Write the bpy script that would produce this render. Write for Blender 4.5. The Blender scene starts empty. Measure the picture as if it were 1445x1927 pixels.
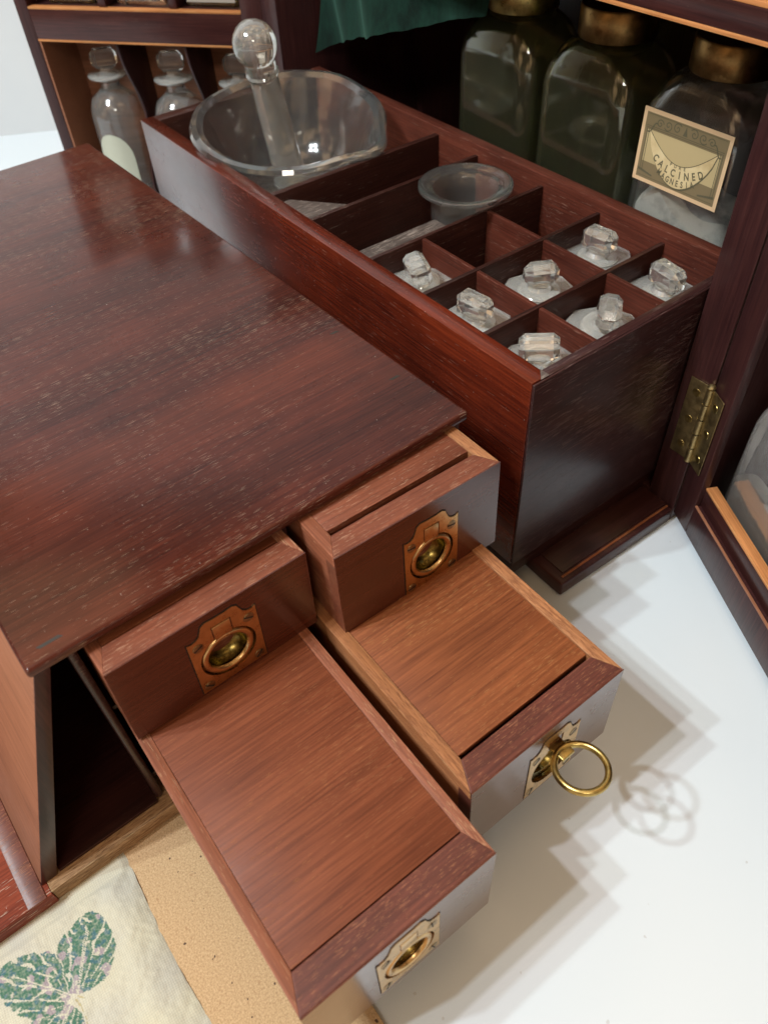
import bpy, bmesh, math, random
from mathutils import Vector, Matrix, Euler, noise
from mathutils.geometry import tessellate_polygon
S = 0.01                      # everything below is laid out in centimetres
PI = math.pi
sc = bpy.context.scene
COL = sc.collection

# ------------------------------------------------------------------ camera
cd = bpy.data.cameras.new('camera'); cam = bpy.data.objects.new('camera', cd); COL.objects.link(cam)
R = Matrix(((0.6033255093710683, 0.7963424409648975, -0.04286077998767485),
            (-0.570452137135113, 0.4684951526306257, 0.6746085169930699),
            (0.5572994607750159, -0.38255850360392674, 0.7369303239385666)))
M = R.transposed().to_4x4(); M.translation = Vector((48.6373, -17.39304, 30.78437)) * S
cam.matrix_world = M
cd.sensor_fit = 'VERTICAL'; cd.sensor_height = 24; cd.sensor_width = 24
cd.lens = 1464.9877 / 1927 * 24
cd.clip_start = 0.01; cd.clip_end = 50
cd.dof.use_dof = True; cd.dof.focus_distance = 0.315; cd.dof.aperture_fstop = 10; cd.dof.aperture_blades = 0
sc.camera = cam

# ------------------------------------------------------------------ light
w = bpy.data.worlds.new('World'); sc.world = w; w.use_nodes = True
bg = w.node_tree.nodes['Background']
wn = w.node_tree; L_ = wn.links.new
bg.inputs['Strength'].default_value = 0.70
_tc = wn.nodes.new('ShaderNodeTexCoord'); _sx = wn.nodes.new('ShaderNodeSeparateXYZ'); L_(_tc.outputs['Generated'], _sx.inputs[0])
_rz = wn.nodes.new('ShaderNodeValToRGB'); L_(_sx.outputs['Z'], _rz.inputs['Fac'])     # dim warm room, paler ceiling overhead
_e = _rz.color_ramp.elements; _e[0].position = 0.0; _e[0].color = (.20, .122, .066, 1); _e[1].position = .75; _e[1].color = (.58, .385, .22, 1)
_no = wn.nodes.new('ShaderNodeTexNoise'); _no.inputs['Scale'].default_value = 3.4; _no.inputs['Detail'].default_value = 1.0; L_(_tc.outputs['Generated'], _no.inputs['Vector'])
_rn = wn.nodes.new('ShaderNodeValToRGB'); L_(_no.outputs['Fac'], _rn.inputs['Fac'])
_e = _rn.color_ramp.elements; _e[0].position = .52; _e[0].color = (.40, .375, .35, 1); _e[1].position = .63; _e[1].color = (4.6, 4.6, 4.6, 1)  # bright patches made up to give the glass something to reflect
_mm = wn.nodes.new('ShaderNodeMix'); _mm.data_type = 'RGBA'; _mm.blend_type = 'MULTIPLY'; _mm.inputs[0].default_value = 1
L_(_rz.outputs['Color'], _mm.inputs[6]); L_(_rn.outputs['Color'], _mm.inputs[7]); L_(_mm.outputs[2], bg.inputs['Color'])

def spot(pt, d, power, col):
    l = bpy.data.lights.new('ceiling_spot', 'SPOT'); o = bpy.data.objects.new('ceiling_spot', l); COL.objects.link(o)
    d = Vector(d).normalized(); o.location = (Vector(pt) + d * 178) * S
    o.rotation_euler = (-d).to_track_quat('-Z', 'Y').to_euler()
    l.energy = power; l.color = col; l.shadow_soft_size = 0.019; l.spot_size = math.radians(110); l.spot_blend = 0.5
    return o
PW = 33.0
spot((43.3, -2.2, 0), (-.104, -.553, .827), PW, (.90, .955, .97))
spot((43.3, -2.2, 0), (-.191, -.585, .788), PW, (.84, .94, 1.0))
spot((43.3, -2.2, 0), (-.166, -.465, .870), PW, (.95, .93, .98))
spot((43.3, -2.2, 0), (-.262, -.502, .825), PW, (.86, .98, .98))

al = bpy.data.lights.new('fill_lamp', 'AREA'); ao = bpy.data.objects.new('fill_lamp', al); COL.objects.link(ao)  # added soft fill, for highlights on the bottle shoulders
_d = Vector((.62, -.52, .59)).normalized(); ao.location = (Vector((25, 5, 8)) + _d * 190) * S; ao.rotation_euler = (-_d).to_track_quat('-Z', 'Y').to_euler()
al.shape = 'RECTANGLE'; al.size = .42; al.size_y = .14; al.energy = 5.0; al.color = (1.0, .92, .80)
sc.view_settings.view_transform = 'Standard'; sc.view_settings.look = 'None'
sc.view_settings.exposure = 0; sc.view_settings.gamma = 1; sc.view_settings.use_curve_mapping = False
cy = sc.cycles
cy.use_denoising = True
try: cy.denoiser = 'OPENIMAGEDENOISE'
except Exception: pass
cy.max_bounces = 14; cy.transmission_bounces = 12; cy.glossy_bounces = 6; cy.diffuse_bounces = 4; cy.transparent_max_bounces = 12
cy.sample_clamp_indirect = 6; cy.sample_clamp_direct = 0; cy.blur_glossy = 0.3

# ------------------------------------------------------------------ node helpers
def newmat(name):
    m = bpy.data.materials.new(name); m.use_nodes = True
    nt = m.node_tree; b = nt.nodes['Principled BSDF']
    return m, nt, b
def nd(nt, t, **kw):
    n = nt.nodes.new(t)
    for k, v in kw.items(): setattr(n, k, v)
    return n
def coords(nt, scale, off=(0, 0, 0), rot=(0, 0, 0)):
    tc = nd(nt, 'ShaderNodeTexCoord'); mp = nd(nt, 'ShaderNodeMapping')
    mp.inputs['Scale'].default_value = scale; mp.inputs['Location'].default_value = off; mp.inputs['Rotation'].default_value = rot
    nt.links.new(tc.outputs['Object'], mp.inputs['Vector']); return mp.outputs['Vector']
def noi(nt, vec, scale=1.0, detail=3, rough=.55, dist=0):
    n = nd(nt, 'ShaderNodeTexNoise'); n.inputs['Scale'].default_value = scale; n.inputs['Detail'].default_value = detail
    n.inputs['Roughness'].default_value = rough; n.inputs['Distortion'].default_value = dist
    nt.links.new(vec, n.inputs['Vector']); return n.outputs['Fac']
def ramp(nt, fac, stops, interp='LINEAR'):
    r = nd(nt, 'ShaderNodeValToRGB'); cr = r.color_ramp; cr.interpolation = interp
    while len(cr.elements) < len(stops): cr.elements.new(0.5)
    for e, (p, c) in zip(cr.elements, stops):
        e.position = p; e.color = (c[0], c[1], c[2], 1) if not isinstance(c, (int, float)) else (c, c, c, 1)
    nt.links.new(fac, r.inputs['Fac']); return r.outputs['Color']
def mix(nt, fac, a, b, mode='MIX'):
    m = nd(nt, 'ShaderNodeMix', data_type='RGBA', blend_type=mode)
    if isinstance(fac, (int, float)): m.inputs[0].default_value = fac
    else: nt.links.new(fac, m.inputs[0])
    for i, v in ((6, a), (7, b)):
        if isinstance(v, tuple): m.inputs[i].default_value = (*v, 1)
        else: nt.links.new(v, m.inputs[i])
    return m.outputs[2]
def math_(nt, op, a, b=0.0):
    m = nd(nt, 'ShaderNodeMath', operation=op)
    for i, v in ((0, a), (1, b)):
        if isinstance(v, (int, float)): m.inputs[i].default_value = v
        else: nt.links.new(v, m.inputs[i])
    return m.outputs[0]
def bump(nt, b, h, strength, dist=0.0004):
    n = nd(nt, 'ShaderNodeBump'); n.inputs['Strength'].default_value = strength; n.inputs['Distance'].default_value = dist
    nt.links.new(h, n.inputs['Height']); nt.links.new(n.outputs['Normal'], b.inputs['Normal'])

def wood(name, dark, mid, light, axis='x', pore=(.5, .3, .2), pamt=.5, pthr=.66, rough=.38, coat=.25, seed=0, figure=1.0, blotch=.4, bumps=.35, pscale=1.0, speck=0.0, spec=.15, wear=.55, cr=.22, fine_pore=False):
    m, nt, b = newmat(name)
    i = 'xyz'.index(axis)
    def sv(along, across):
        s = [across * 100] * 3; s[i] = along * 100; return tuple(s)
    off = (seed * 3.7, seed * 1.9, seed * 5.3)
    fig = noi(nt, coords(nt, sv(.03 * figure, .6 * figure), off), 1, 4, .6, .25)
    fine = noi(nt, coords(nt, sv(.35, 13), off), 1, 3, .6)
    col = ramp(nt, fig, [(.28, dark), (.5, mid), (.74, light)])
    col = mix(nt, .36, col, ramp(nt, fine, [(.3, tuple(c * .45 for c in dark)), (.7, tuple(min(1, c * 1.5) for c in light))]), 'MIX')
    blo = noi(nt, coords(nt, (18, 18, 18), off), 1, 4, .6)
    col = mix(nt, math_(nt, 'MULTIPLY', ramp(nt, blo, [(.38, 0.0), (.68, 1.0)]), blotch), col, tuple(c * .42 for c in dark))
    ps = noi(nt, coords(nt, sv((.95 if fine_pore else 1.3) * pscale, (27 if fine_pore else 19) * pscale), off), 1, 1 if fine_pore else 2, .6)
    dens = noi(nt, coords(nt, sv(.09, .3), (off[1], off[0], 2)), 1, 3, .6)
    thr = math_(nt, 'ADD', ps, math_(nt, 'MULTIPLY', math_(nt, 'SUBTRACT', dens, .5), .42))
    pm = ramp(nt, thr, [(pthr, 0.0), (pthr + .05, 1.0)])
    col2 = mix(nt, math_(nt, 'MULTIPLY', pm, pamt), col, pore)
    if speck:
        sp = noi(nt, coords(nt, (900, 900, 900), off), 1, 1, .5)
        col2 = mix(nt, math_(nt, 'MULTIPLY', ramp(nt, sp, [(.78, 0.0), (.81, 1.0)]), speck), col2, (.6, .52, .47))
    if wear:      # rubbed, paler arrises broken up by noise
        bv = nd(nt, 'ShaderNodeBevel', samples=4); bv.inputs['Radius'].default_value = .0009
        ge = nd(nt, 'ShaderNodeNewGeometry'); dt = nd(nt, 'ShaderNodeVectorMath', operation='DOT_PRODUCT')
        nt.links.new(bv.outputs['Normal'], dt.inputs[0]); nt.links.new(ge.outputs['Normal'], dt.inputs[1])
        em = ramp(nt, math_(nt, 'SUBTRACT', 1.0, dt.outputs['Value']), [(.03, 0.0), (.22, 1.0)])
        wn_ = noi(nt, coords(nt, sv(1.2, 6), (off[2], off[0], off[1])), 1, 4, .7)
        em = math_(nt, 'MULTIPLY', math_(nt, 'MULTIPLY', em, ramp(nt, wn_, [(.44, 0.0), (.62, 1.0)])), wear)
        col2 = mix(nt, em, col2, tuple(min(.7, c * 2.0 + .05) for c in light))
    nt.links.new(col2, b.inputs['Base Color'])
    rr = noi(nt, coords(nt, (60, 60, 60), off), 1, 4, .65)
    rv = math_(nt, 'ADD', math_(nt, 'MULTIPLY', rr, .28), rough - .14)
    rv = math_(nt, 'ADD', rv, math_(nt, 'MULTIPLY', pm, .25))
    nt.links.new(rv, b.inputs['Roughness'])
    b.inputs['Specular IOR Level'].default_value = spec
    b.inputs['Coat Weight'].default_value = coat; b.inputs['Coat Roughness'].default_value = cr
    h = math_(nt, 'ADD', math_(nt, 'MULTIPLY', fine, .6), math_(nt, 'MULTIPLY', pm, -.8))
    bump(nt, b, h, bumps, .0002)
    return m

MD, MM, ML = (.055, .014, .010), (.115, .030, .018), (.19, .052, .026)
W = {}
W['top'] = wood('worn mahogany top', (.022, .0055, .005), (.060, .013, .009), (.115, .027, .014), 'y', (.58, .43, .31), .36, .672, .30, .55, 1, .7, .4, .5, 1.75, .35, .06, cr=.13, fine_pore=True)
W['base'] = wood('worn red base', (.10, .016, .010), (.19, .036, .020), (.29, .065, .03), 'y', (.55, .42, .33), .7, .64, .45, .1, 2, .8, .35, .6, .8, .5)
W['case'] = wood('dark mahogany case', (.016, .005, .005), (.030, .009, .008), (.05, .015, .011), 'y', (.2, .12, .09), .2, .70, .36, .3, 3)
W['case_x'] = wood('mahogany case long grain', (.026, .008, .009), (.048, .015, .014), (.08, .024, .019), 'x', (.25, .16, .12), .25, .70, .34, .4, 4)
W['case_z'] = wood('mahogany case upright grain', (.022, .008, .010), (.038, .013, .014), (.062, .021, .018), 'z', (.25, .17, .13), .2, .72, .36, .35, 5)
W['flap'] = wood('smooth brown flap', (.21, .086, .046), (.27, .112, .060), (.33, .14, .076), 'x', (.4, .25, .18), .2, .72, .46, .1, 6, .6, .2)
W['tray'] = wood('tray red mahogany', (.030, .005, .004), (.085, .012, .006), (.18, .028, .009), 'x', (.40, .26, .19), .22, .69, .24, .7, 7, .9, .5, .3, 1, .3)
W['tray_end'] = wood('tray dark end', (.018, .008, .008), (.034, .013, .013), (.056, .020, .018), 'y', (.16, .10, .09), .6, .60, .36, .45, 8, 1.2, .3, .8, 1)
W['inner'] = wood('tray inner wood', (.042, .009, .006), (.082, .020, .012), (.14, .038, .022), 'x', (.40, .24, .17), .25, .66, .5, .15, 9, 1.2, .45, .4, 1, .2)
W['part'] = wood('divider wood', (.018, .006, .005), (.034, .011, .008), (.058, .019, .013), 'y', (.26, .19, .15), .3, .66, .42, .4, 10, 1.0, .3)  # darkened, with the inner wood, to carry the shade inside the tray
W['lid'] = wood('drawer lid', (.115, .029, .013), (.17, .046, .020), (.235, .072, .031), 'y', (.48, .23, .10), .26, .62, .48, .03, 11, 1.5, .22, .3, 1.7, 0, .2)
W['lid2'] = wood('drawer lid warm', (.125, .033, .012), (.20, .058, .021), (.30, .098, .035), 'y', (.56, .29, .11), .28, .61, .48, .03, 12, 1.4, .22, .3, 1.6, 0, .2)
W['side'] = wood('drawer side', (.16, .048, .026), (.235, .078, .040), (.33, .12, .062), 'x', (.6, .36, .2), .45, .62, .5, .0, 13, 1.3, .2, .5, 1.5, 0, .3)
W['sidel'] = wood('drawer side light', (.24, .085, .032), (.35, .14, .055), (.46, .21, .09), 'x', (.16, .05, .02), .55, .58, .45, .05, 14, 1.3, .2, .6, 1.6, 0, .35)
W['front'] = wood('drawer front polished', (.060, .012, .006), (.082, .018, .009), (.105, .025, .012), 'y', (.2, .08, .05), .10, .74, .24, 1.0, 15, .7, .2, .06)
W['fronttop'] = wood('drawer front edge', (.065, .015, .011), (.12, .030, .020), (.19, .055, .032), 'y', (.45, .20, .10), .5, .585, .46, .08, 16, 1.6, .5, .4, 2.2, 0, .4)
W['ply'] = wood('raw board edge', (.30, .16, .075), (.42, .25, .125), (.52, .34, .19), 'y', (.16, .08, .04), .6, .58, .8, 0, 17, 3, .5, .9, 2, 0, .2)
W['inlay'] = wood('light inlay', (.36, .13, .04), (.48, .19, .065), (.58, .26, .10), 'x', (.6, .35, .18), .3, .66, .5, .0, 18)
W['grey'] = wood('tray grey wood', (.045, .034, .030), (.085, .066, .058), (.15, .12, .105), 'y', (.45, .38, .33), .5, .6, .5, .1, 19, 2)  # grey for the tray's lit strips, its corner joint and one floor
W['dust'] = wood('dusty drawer edge', (.095, .022, .011), (.17, .047, .023), (.26, .083, .042), 'y', (.55, .34, .22), .40, .60, .48, .03, 20, 1.4, .3, .45, 1.3, .4, .35)
for k_ in ():
    W[k_].node_tree.nodes['Principled BSDF'].inputs['IOR'].default_value = 1.7
    W[k_].node_tree.nodes['Principled BSDF'].inputs['Coat Roughness'].default_value = .16
    W[k_].node_tree.nodes['Principled BSDF'].inputs['Coat IOR'].default_value = 1.7

def simple(name, col, rough=.5, metal=0, **kw):
    m, nt, b = newmat(name); b.inputs['Base Color'].default_value = (*col, 1)
    b.inputs['Roughness'].default_value = rough; b.inputs['Metallic'].default_value = metal
    for k, v in kw.items(): b.inputs[k].default_value = v
    return m
def glass(name, col=(1, 1, 1), rough=.01, bumpy=.0, white=0.0, ior=1.47):
    m, nt, b = newmat(name)
    b.inputs['Base Color'].default_value = (*col, 1); b.inputs['Roughness'].default_value = rough
    b.inputs['Transmission Weight'].default_value = 1 - white; b.inputs['IOR'].default_value = ior
    b.inputs['Coat Weight'].default_value = 1; b.inputs['Coat Roughness'].default_value = .10
    if bumpy:
        h = noi(nt, coords(nt, (120, 120, 60)), 1, 3, .5); bump(nt, b, h, bumpy, .0006)
    return m
G = glass('clear old glass', (.97, .99, .98), .02, .25)
G_heavy = glass('heavy mortar glass', (.96, .99, .985), .012, .15, .03)
G_pestle = glass('pestle glass', (.99, 1, .96), .02, .25, .13)
G_door = glass('door bottle glass', (.98, .99, .96), .03, .3, .09)
G_green = glass('dusty green glass', (.72, .75, .47), .03, .4, .018)
G_stop = glass('cut stopper glass', (.99, 1, .98), .015, .0, .07)
G_frost = glass('ground flange glass', (.98, .98, .93), .10, .3, .24)
def brass(name, col=(.72, .50, .20), rough=.3, patina=.5):
    m, nt, b = newmat(name)
    n = noi(nt, coords(nt, (250, 250, 250)), 1, 5, .65)
    c = ramp(nt, n, [(.3, tuple(x * (1 - patina * .7) for x in col)), (.6, col)])
    nt.links.new(c, b.inputs['Base Color']); b.inputs['Metallic'].default_value = 1
    nt.links.new(math_(nt, 'ADD', math_(nt, 'MULTIPLY', n, .3), rough - .12), b.inputs['Roughness'])
    bump(nt, b, n, .15, .0002); return m
B_plate = brass('aged brass plate', (.70, .47, .22), .27, .35)
B_ring = brass('polished brass', (.56, .42, .15), .28, .7)
B_dull = brass('dull brass hinge', (.50, .38, .18), .40, .7)
B_cap = brass('shaded cap brass', (.32, .19, .07), .30, .6)  # darker brass: the shelf's shade over the caps is in the colour
M_screw = brass('dark screw', (.42, .31, .17), .35, .8)
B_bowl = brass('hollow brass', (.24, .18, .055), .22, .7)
M_dark = simple('dark gap', (.008, .005, .004), .8)

m, nt, b = newmat('white table'); M_table = m
n1 = noi(nt, coords(nt, (4, 4, 4)), 1, 3); n2 = noi(nt, coords(nt, (300, 300, 300)), 1, 3)
c = ramp(nt, n1, [(.3, (.63, .71, .765)), (.7, (.69, .755, .795))])
n5 = noi(nt, coords(nt, (330, 330, 330), (5, 5, 5)), 1, 1, .3); c = mix(nt, math_(nt, 'MULTIPLY', ramp(nt, n5, [(.805, 0.0), (.82, 1.0)]), .35), c, (.35, .33, .30)); nt.links.new(c, b.inputs['Base Color'])
b.inputs['Roughness'].default_value = .36; b.inputs['Coat Weight'].default_value = .15; b.inputs['Coat Roughness'].default_value = .25; bump(nt, b, n2, .04, .0001)
m, nt, b = newmat('white wall'); M_wall = m
n1 = noi(nt, coords(nt, (6, 6, 6)), 1, 4); c = ramp(nt, n1, [(.3, (.60, .64, .67)), (.7, (.68, .71, .72))]); nt.links.new(c, b.inputs['Base Color']); b.inputs['Roughness'].default_value = .8
m, nt, b = newmat('cork'); M_cork = m
n1 = noi(nt, coords(nt, (1500, 1500, 1500)), 1, 3, .7); n2 = noi(nt, coords(nt, (520, 520, 520)), 1, 2, .5); n3 = noi(nt, coords(nt, (420, 420, 420), (3, 1, 2)), 1, 1, .4)
c = ramp(nt, n1, [(.3, (.38, .24, .12)), (.5, (.53, .36, .195)), (.7, (.66, .48, .28))])
c = mix(nt, math_(nt, 'MULTIPLY', ramp(nt, n2, [(.66, 0.0), (.70, 1.0)]), .7), c, (.40, .24, .12))
c = mix(nt, ramp(nt, n3, [(.745, 0.0), (.76, 1.0)]), c, (.10, .06, .04))
nt.links.new(c, b.inputs['Base Color']); b.inputs['Roughness'].default_value = .9; bump(nt, b, n1, .2, .0002)
m, nt, b = newmat('printed linen'); M_linen = m
va = nd(nt, 'ShaderNodeVertexColor', layer_name='print')
wv = nd(nt, 'ShaderNodeTexWave', wave_type='BANDS', bands_direction='X'); wv.inputs['Scale'].default_value = 380; wv.inputs['Distortion'].default_value = 4
wv2 = nd(nt, 'ShaderNodeTexWave', wave_type='BANDS', bands_direction='Y'); wv2.inputs['Scale'].default_value = 380; wv2.inputs['Distortion'].default_value = 4
v = coords(nt, (1, 1, 1), (0, 0, 0), (0, 0, .05)); nt.links.new(v, wv.inputs['Vector']); nt.links.new(v, wv2.inputs['Vector'])
wsum = math_(nt, 'MULTIPLY', math_(nt, 'ADD', wv.outputs['Fac'], wv2.outputs['Fac']), .5)
c = mix(nt, .26, va.outputs['Color'], ramp(nt, wsum, [(.1, .45), (.8, 1.0)]), 'MULTIPLY')
nt.links.new(c, b.inputs['Base Color']); b.inputs['Roughness'].default_value = .85; b.inputs['Sheen Weight'].default_value = .2; bump(nt, b, wsum, .25, .0002)
m, nt, b = newmat('green baize'); M_green = m
n1 = noi(nt, coords(nt, (70, 70, 25)), 1, 6, .7); c = ramp(nt, n1, [(.35, (.002, .014, .009)), (.65, (.010, .060, .038))]); nt.links.new(c, b.inputs['Base Color'])
b.inputs['Roughness'].default_value = .95; b.inputs['Sheen Weight'].default_value = .3; b.inputs['Sheen Tint'].default_value = (.3, .8, .6, 1); bump(nt, b, noi(nt, coords(nt, (900, 900, 900)), 1, 2), .4, .0003)
m, nt, b = newmat('aged paper'); M_paper = m
n1 = noi(nt, coords(nt, (90, 90, 90)), 1, 4); c = ramp(nt, n1, [(.3, (.50, .36, .17)), (.55, (.70, .56, .31)), (.75, (.78, .66, .42))]); nt.links.new(c, b.inputs['Base Color']); b.inputs['Roughness'].default_value = .7
M_paperdk = simple('engraved paper ground', (.22, .165, .085), .7)
M_paperlt = simple('engraved paper light', (.50, .39, .20), .7)
M_border = simple('paper border', (.72, .50, .29), .7)
M_ink = simple('printing ink', (.12, .105, .06), .7)
m, nt, b = newmat('white powder'); M_powder = m
n1 = noi(nt, coords(nt, (70, 70, 70)), 1, 5, .65); c = ramp(nt, n1, [(.35, (.45, .46, .45)), (.55, (.86, .86, .83))]); nt.links.new(c, b.inputs['Base Color']); b.inputs['Roughness'].default_value = .9; bump(nt, b, n1, .6, .001)
M_film = simple('pale green label', (.50, .52, .42), .7)
M_residue = simple('grey residue', (.33, .31, .27), .8)

# ------------------------------------------------------------------ mesh helpers (cm)
class MB:
    def __init__(s): s.bm = bmesh.new()
    def box(s, x0, x1, y0, y1, z0, z1, bev=.04, seg=2, mat=None, slot=0):
        t = bmesh.new()
        bmesh.ops.create_cube(t, size=1)
        for v in t.verts: v.co = Vector(((x0 + x1) / 2 + v.co.x * (x1 - x0), (y0 + y1) / 2 + v.co.y * (y1 - y0), (z0 + z1) / 2 + v.co.z * (z1 - z0)))
        if bev > 0: bmesh.ops.bevel(t, geom=t.edges[:], offset=min(bev, .45 * min(x1 - x0, y1 - y0, z1 - z0)), segments=seg, affect='EDGES', profile=.5)
        return s.merge(t, mat, slot)
    def merge(s, t, mat=None, slot=0):
        if mat is not None: bmesh.ops.transform(t, matrix=mat, verts=t.verts[:])
        for f in t.faces: f.material_index = slot
        me = bpy.data.meshes.new('tmp'); t.to_mesh(me); t.free(); s.bm.from_mesh(me); bpy.data.meshes.remove(me); return s
    def prism(s, pts, h, bev=.0, mat=None, seg=2, slot=0, holes=()):
        """polygon pts (x,y) extruded from z=0 to z=h"""
        t = bmesh.new()
        loops = [[Vector((p[0], p[1], 0)) for p in pts]] + [[Vector((p[0], p[1], 0)) for p in hh] for hh in holes]
        flat = [v for l in loops for v in l]
        lo = [t.verts.new(v) for v in flat]; hi = [t.verts.new(v + Vector((0, 0, h))) for v in flat]
        if holes:
            for tri in tessellate_polygon(loops):
                try: t.faces.new([hi[i] for i in tri]); t.faces.new([lo[i] for i in reversed(tri)])
                except ValueError: pass
        else:
            t.faces.new(hi); t.faces.new(list(reversed(lo)))
        k = 0
        for l in loops:
            n = len(l)
            for i in range(n):
                j = (i + 1) % n; t.faces.new((lo[k + i], lo[k + j], hi[k + j], hi[k + i]))
            k += n
        bmesh.ops.recalc_face_normals(t, faces=t.faces[:])
        if bev > 0:
            es = [e for e in t.edges if len(e.link_faces) == 2 and e.calc_face_angle(0) > .5]
            bmesh.ops.bevel(t, geom=es, offset=bev, segments=seg, affect='EDGES', profile=.5)
        return s.merge(t, mat, slot)
    def lathe(s, prof, n=48, sx=1, sy=1, mat=None, fn=None, slot=0):
        """profile [(r,z)]; r==0 ends close"""
        t = bmesh.new(); rings = []
        for r, z in prof:
            if r < 1e-6: rings.append([t.verts.new((0, 0, z))])
            else:
                ring = []
                for i in range(n):
                    a = 2 * PI * i / n; p = Vector((r * math.cos(a) * sx, r * math.sin(a) * sy, z))
                    if fn: p = fn(p, a, r, z)
                    ring.append(t.verts.new(p))
                rings.append(ring)
        for a, b2 in zip(rings, rings[1:]):
            for i in range(n):
                j = (i + 1) % n
                if len(a) == 1 and len(b2) == 1: continue
                if len(a) == 1: t.faces.new((a[0], b2[j], b2[i]))
                elif len(b2) == 1: t.faces.new((a[i], a[j], b2[0]))
                else: t.faces.new((a[i], a[j], b2[j], b2[i]))
        bmesh.ops.recalc_face_normals(t, faces=t.faces[:])
        return s.merge(t, mat, slot)
    def loft(s, secs, n=10, mat=None, slot=0):
        """closed loft of rounded rectangles [(z,hx,hy,r)]"""
        t = bmesh.new(); rings = []
        for z, hx, hy, r in secs:
            ring = []; r = min(r, hx, hy)
            for cx, cyy, a0 in ((hx - r, hy - r, 0), (-hx + r, hy - r, PI / 2), (-hx + r, -hy + r, PI), (hx - r, -hy + r, 1.5 * PI)):
                for i in range(n):
                    a = a0 + PI / 2 * i / (n - 1); ring.append(t.verts.new((cx + r * math.cos(a), cyy + r * math.sin(a), z)))
            rings.append(ring)
        N = 4 * n
        for a, b2 in zip(rings, rings[1:]):
            for i in range(N):
                j = (i + 1) % N; t.faces.new((a[i], a[j], b2[j], b2[i]))
        t.faces.new(list(reversed(rings[0]))); t.faces.new(rings[-1])
        bmesh.ops.recalc_face_normals(t, faces=t.faces[:])
        return s.merge(t, mat, slot)
    def ribbon(s, P, wd, h=.01, mat=None, slot=0):
        n = len(P); L, Rr = [], []
        for i in range(n):
            a = Vector(P[max(0, i - 1)]); b2 = Vector(P[min(n - 1, i + 1)]); d = (b2 - a).normalized(); nn = Vector((-d.y, d.x))
            wi = wd if not callable(wd) else wd(i / (n - 1))
            L.append(tuple(Vector(P[i]) + nn * wi / 2)); Rr.append(tuple(Vector(P[i]) - nn * wi / 2))
        return s.prism(Rr + L[::-1], h, mat=mat, slot=slot)
    def build(s, name, mats, parent=None, smooth=35, world=False):
        me = bpy.data.meshes.new(name); bmesh.ops.scale(s.bm, vec=(S, S, S), verts=s.bm.verts[:])
        s.bm.to_mesh(me); s.bm.free()
        for mt in (mats if isinstance(mats, (list, tuple)) else [mats]): me.materials.append(mt)
        if smooth:
            me.polygons.foreach_set('use_smooth', [True] * len(me.polygons)); me.set_sharp_from_angle(angle=math.radians(smooth))
        o = bpy.data.objects.new(name, me); COL.objects.link(o)
        if parent: o.parent = parent
        return o
def thing(name, label, cat, loc=(0, 0, 0), rot=(0, 0, 0), group=None):
    o = bpy.data.objects.new(name, None); COL.objects.link(o); o.empty_display_size = .01
    o.location = Vector(loc) * S; o.rotation_euler = rot; o['label'] = label; o['category'] = cat
    if group: o['group'] = group
    return o
def tag(o, label, cat, group=None):
    o['label'] = label; o['category'] = cat
    if group: o['group'] = group
    return o
def structure(o): o['kind'] = 'structure'; return o
def place(o, loc, rot=(0, 0, 0)): o.location = Vector(loc) * S; o.rotation_euler = rot; return o
T = Matrix.Translation
def RZ(a): return Matrix.Rotation(a, 4, 'Z')
def RY(a): return Matrix.Rotation(a, 4, 'Y')
def RX(a): return Matrix.Rotation(a, 4, 'X')
# maps prism (x,y,h) -> (depth x, y=x, z=y): a plate standing in the yz plane, thickness towards +x
YZ = Matrix(((0, 0, 1, 0), (1, 0, 0, 0), (0, 1, 0, 0), (0, 0, 0, 1)))
XZ = Matrix(((1, 0, 0, 0), (0, 0, -1, 0), (0, 1, 0, 0), (0, 0, 0, 1)))   # plate in xz plane, thickness towards -y

# ------------------------------------------------------------------ setting
structure(MB().box(-70, 140, -130, 120, -3, 0, 0).build('table', M_table, smooth=0))
wl = MB().box(-.0, 2, -160, 120, -3, 130, 0).build('wall', M_wall, smooth=0); structure(wl)
wl.location = Vector((-42.6, 0, .1)) * S; wl.rotation_euler = (0, 0, math.atan2(.88, .47) - PI / 2)

# cork mat and cloth
o = MB().box(2, 62, -43, -15.45, .01, .2, .05).build('cork_mat', M_cork)
tag(o, 'tan cork mat with dark flecks lying on the white table under the drawers', 'mat')

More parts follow.
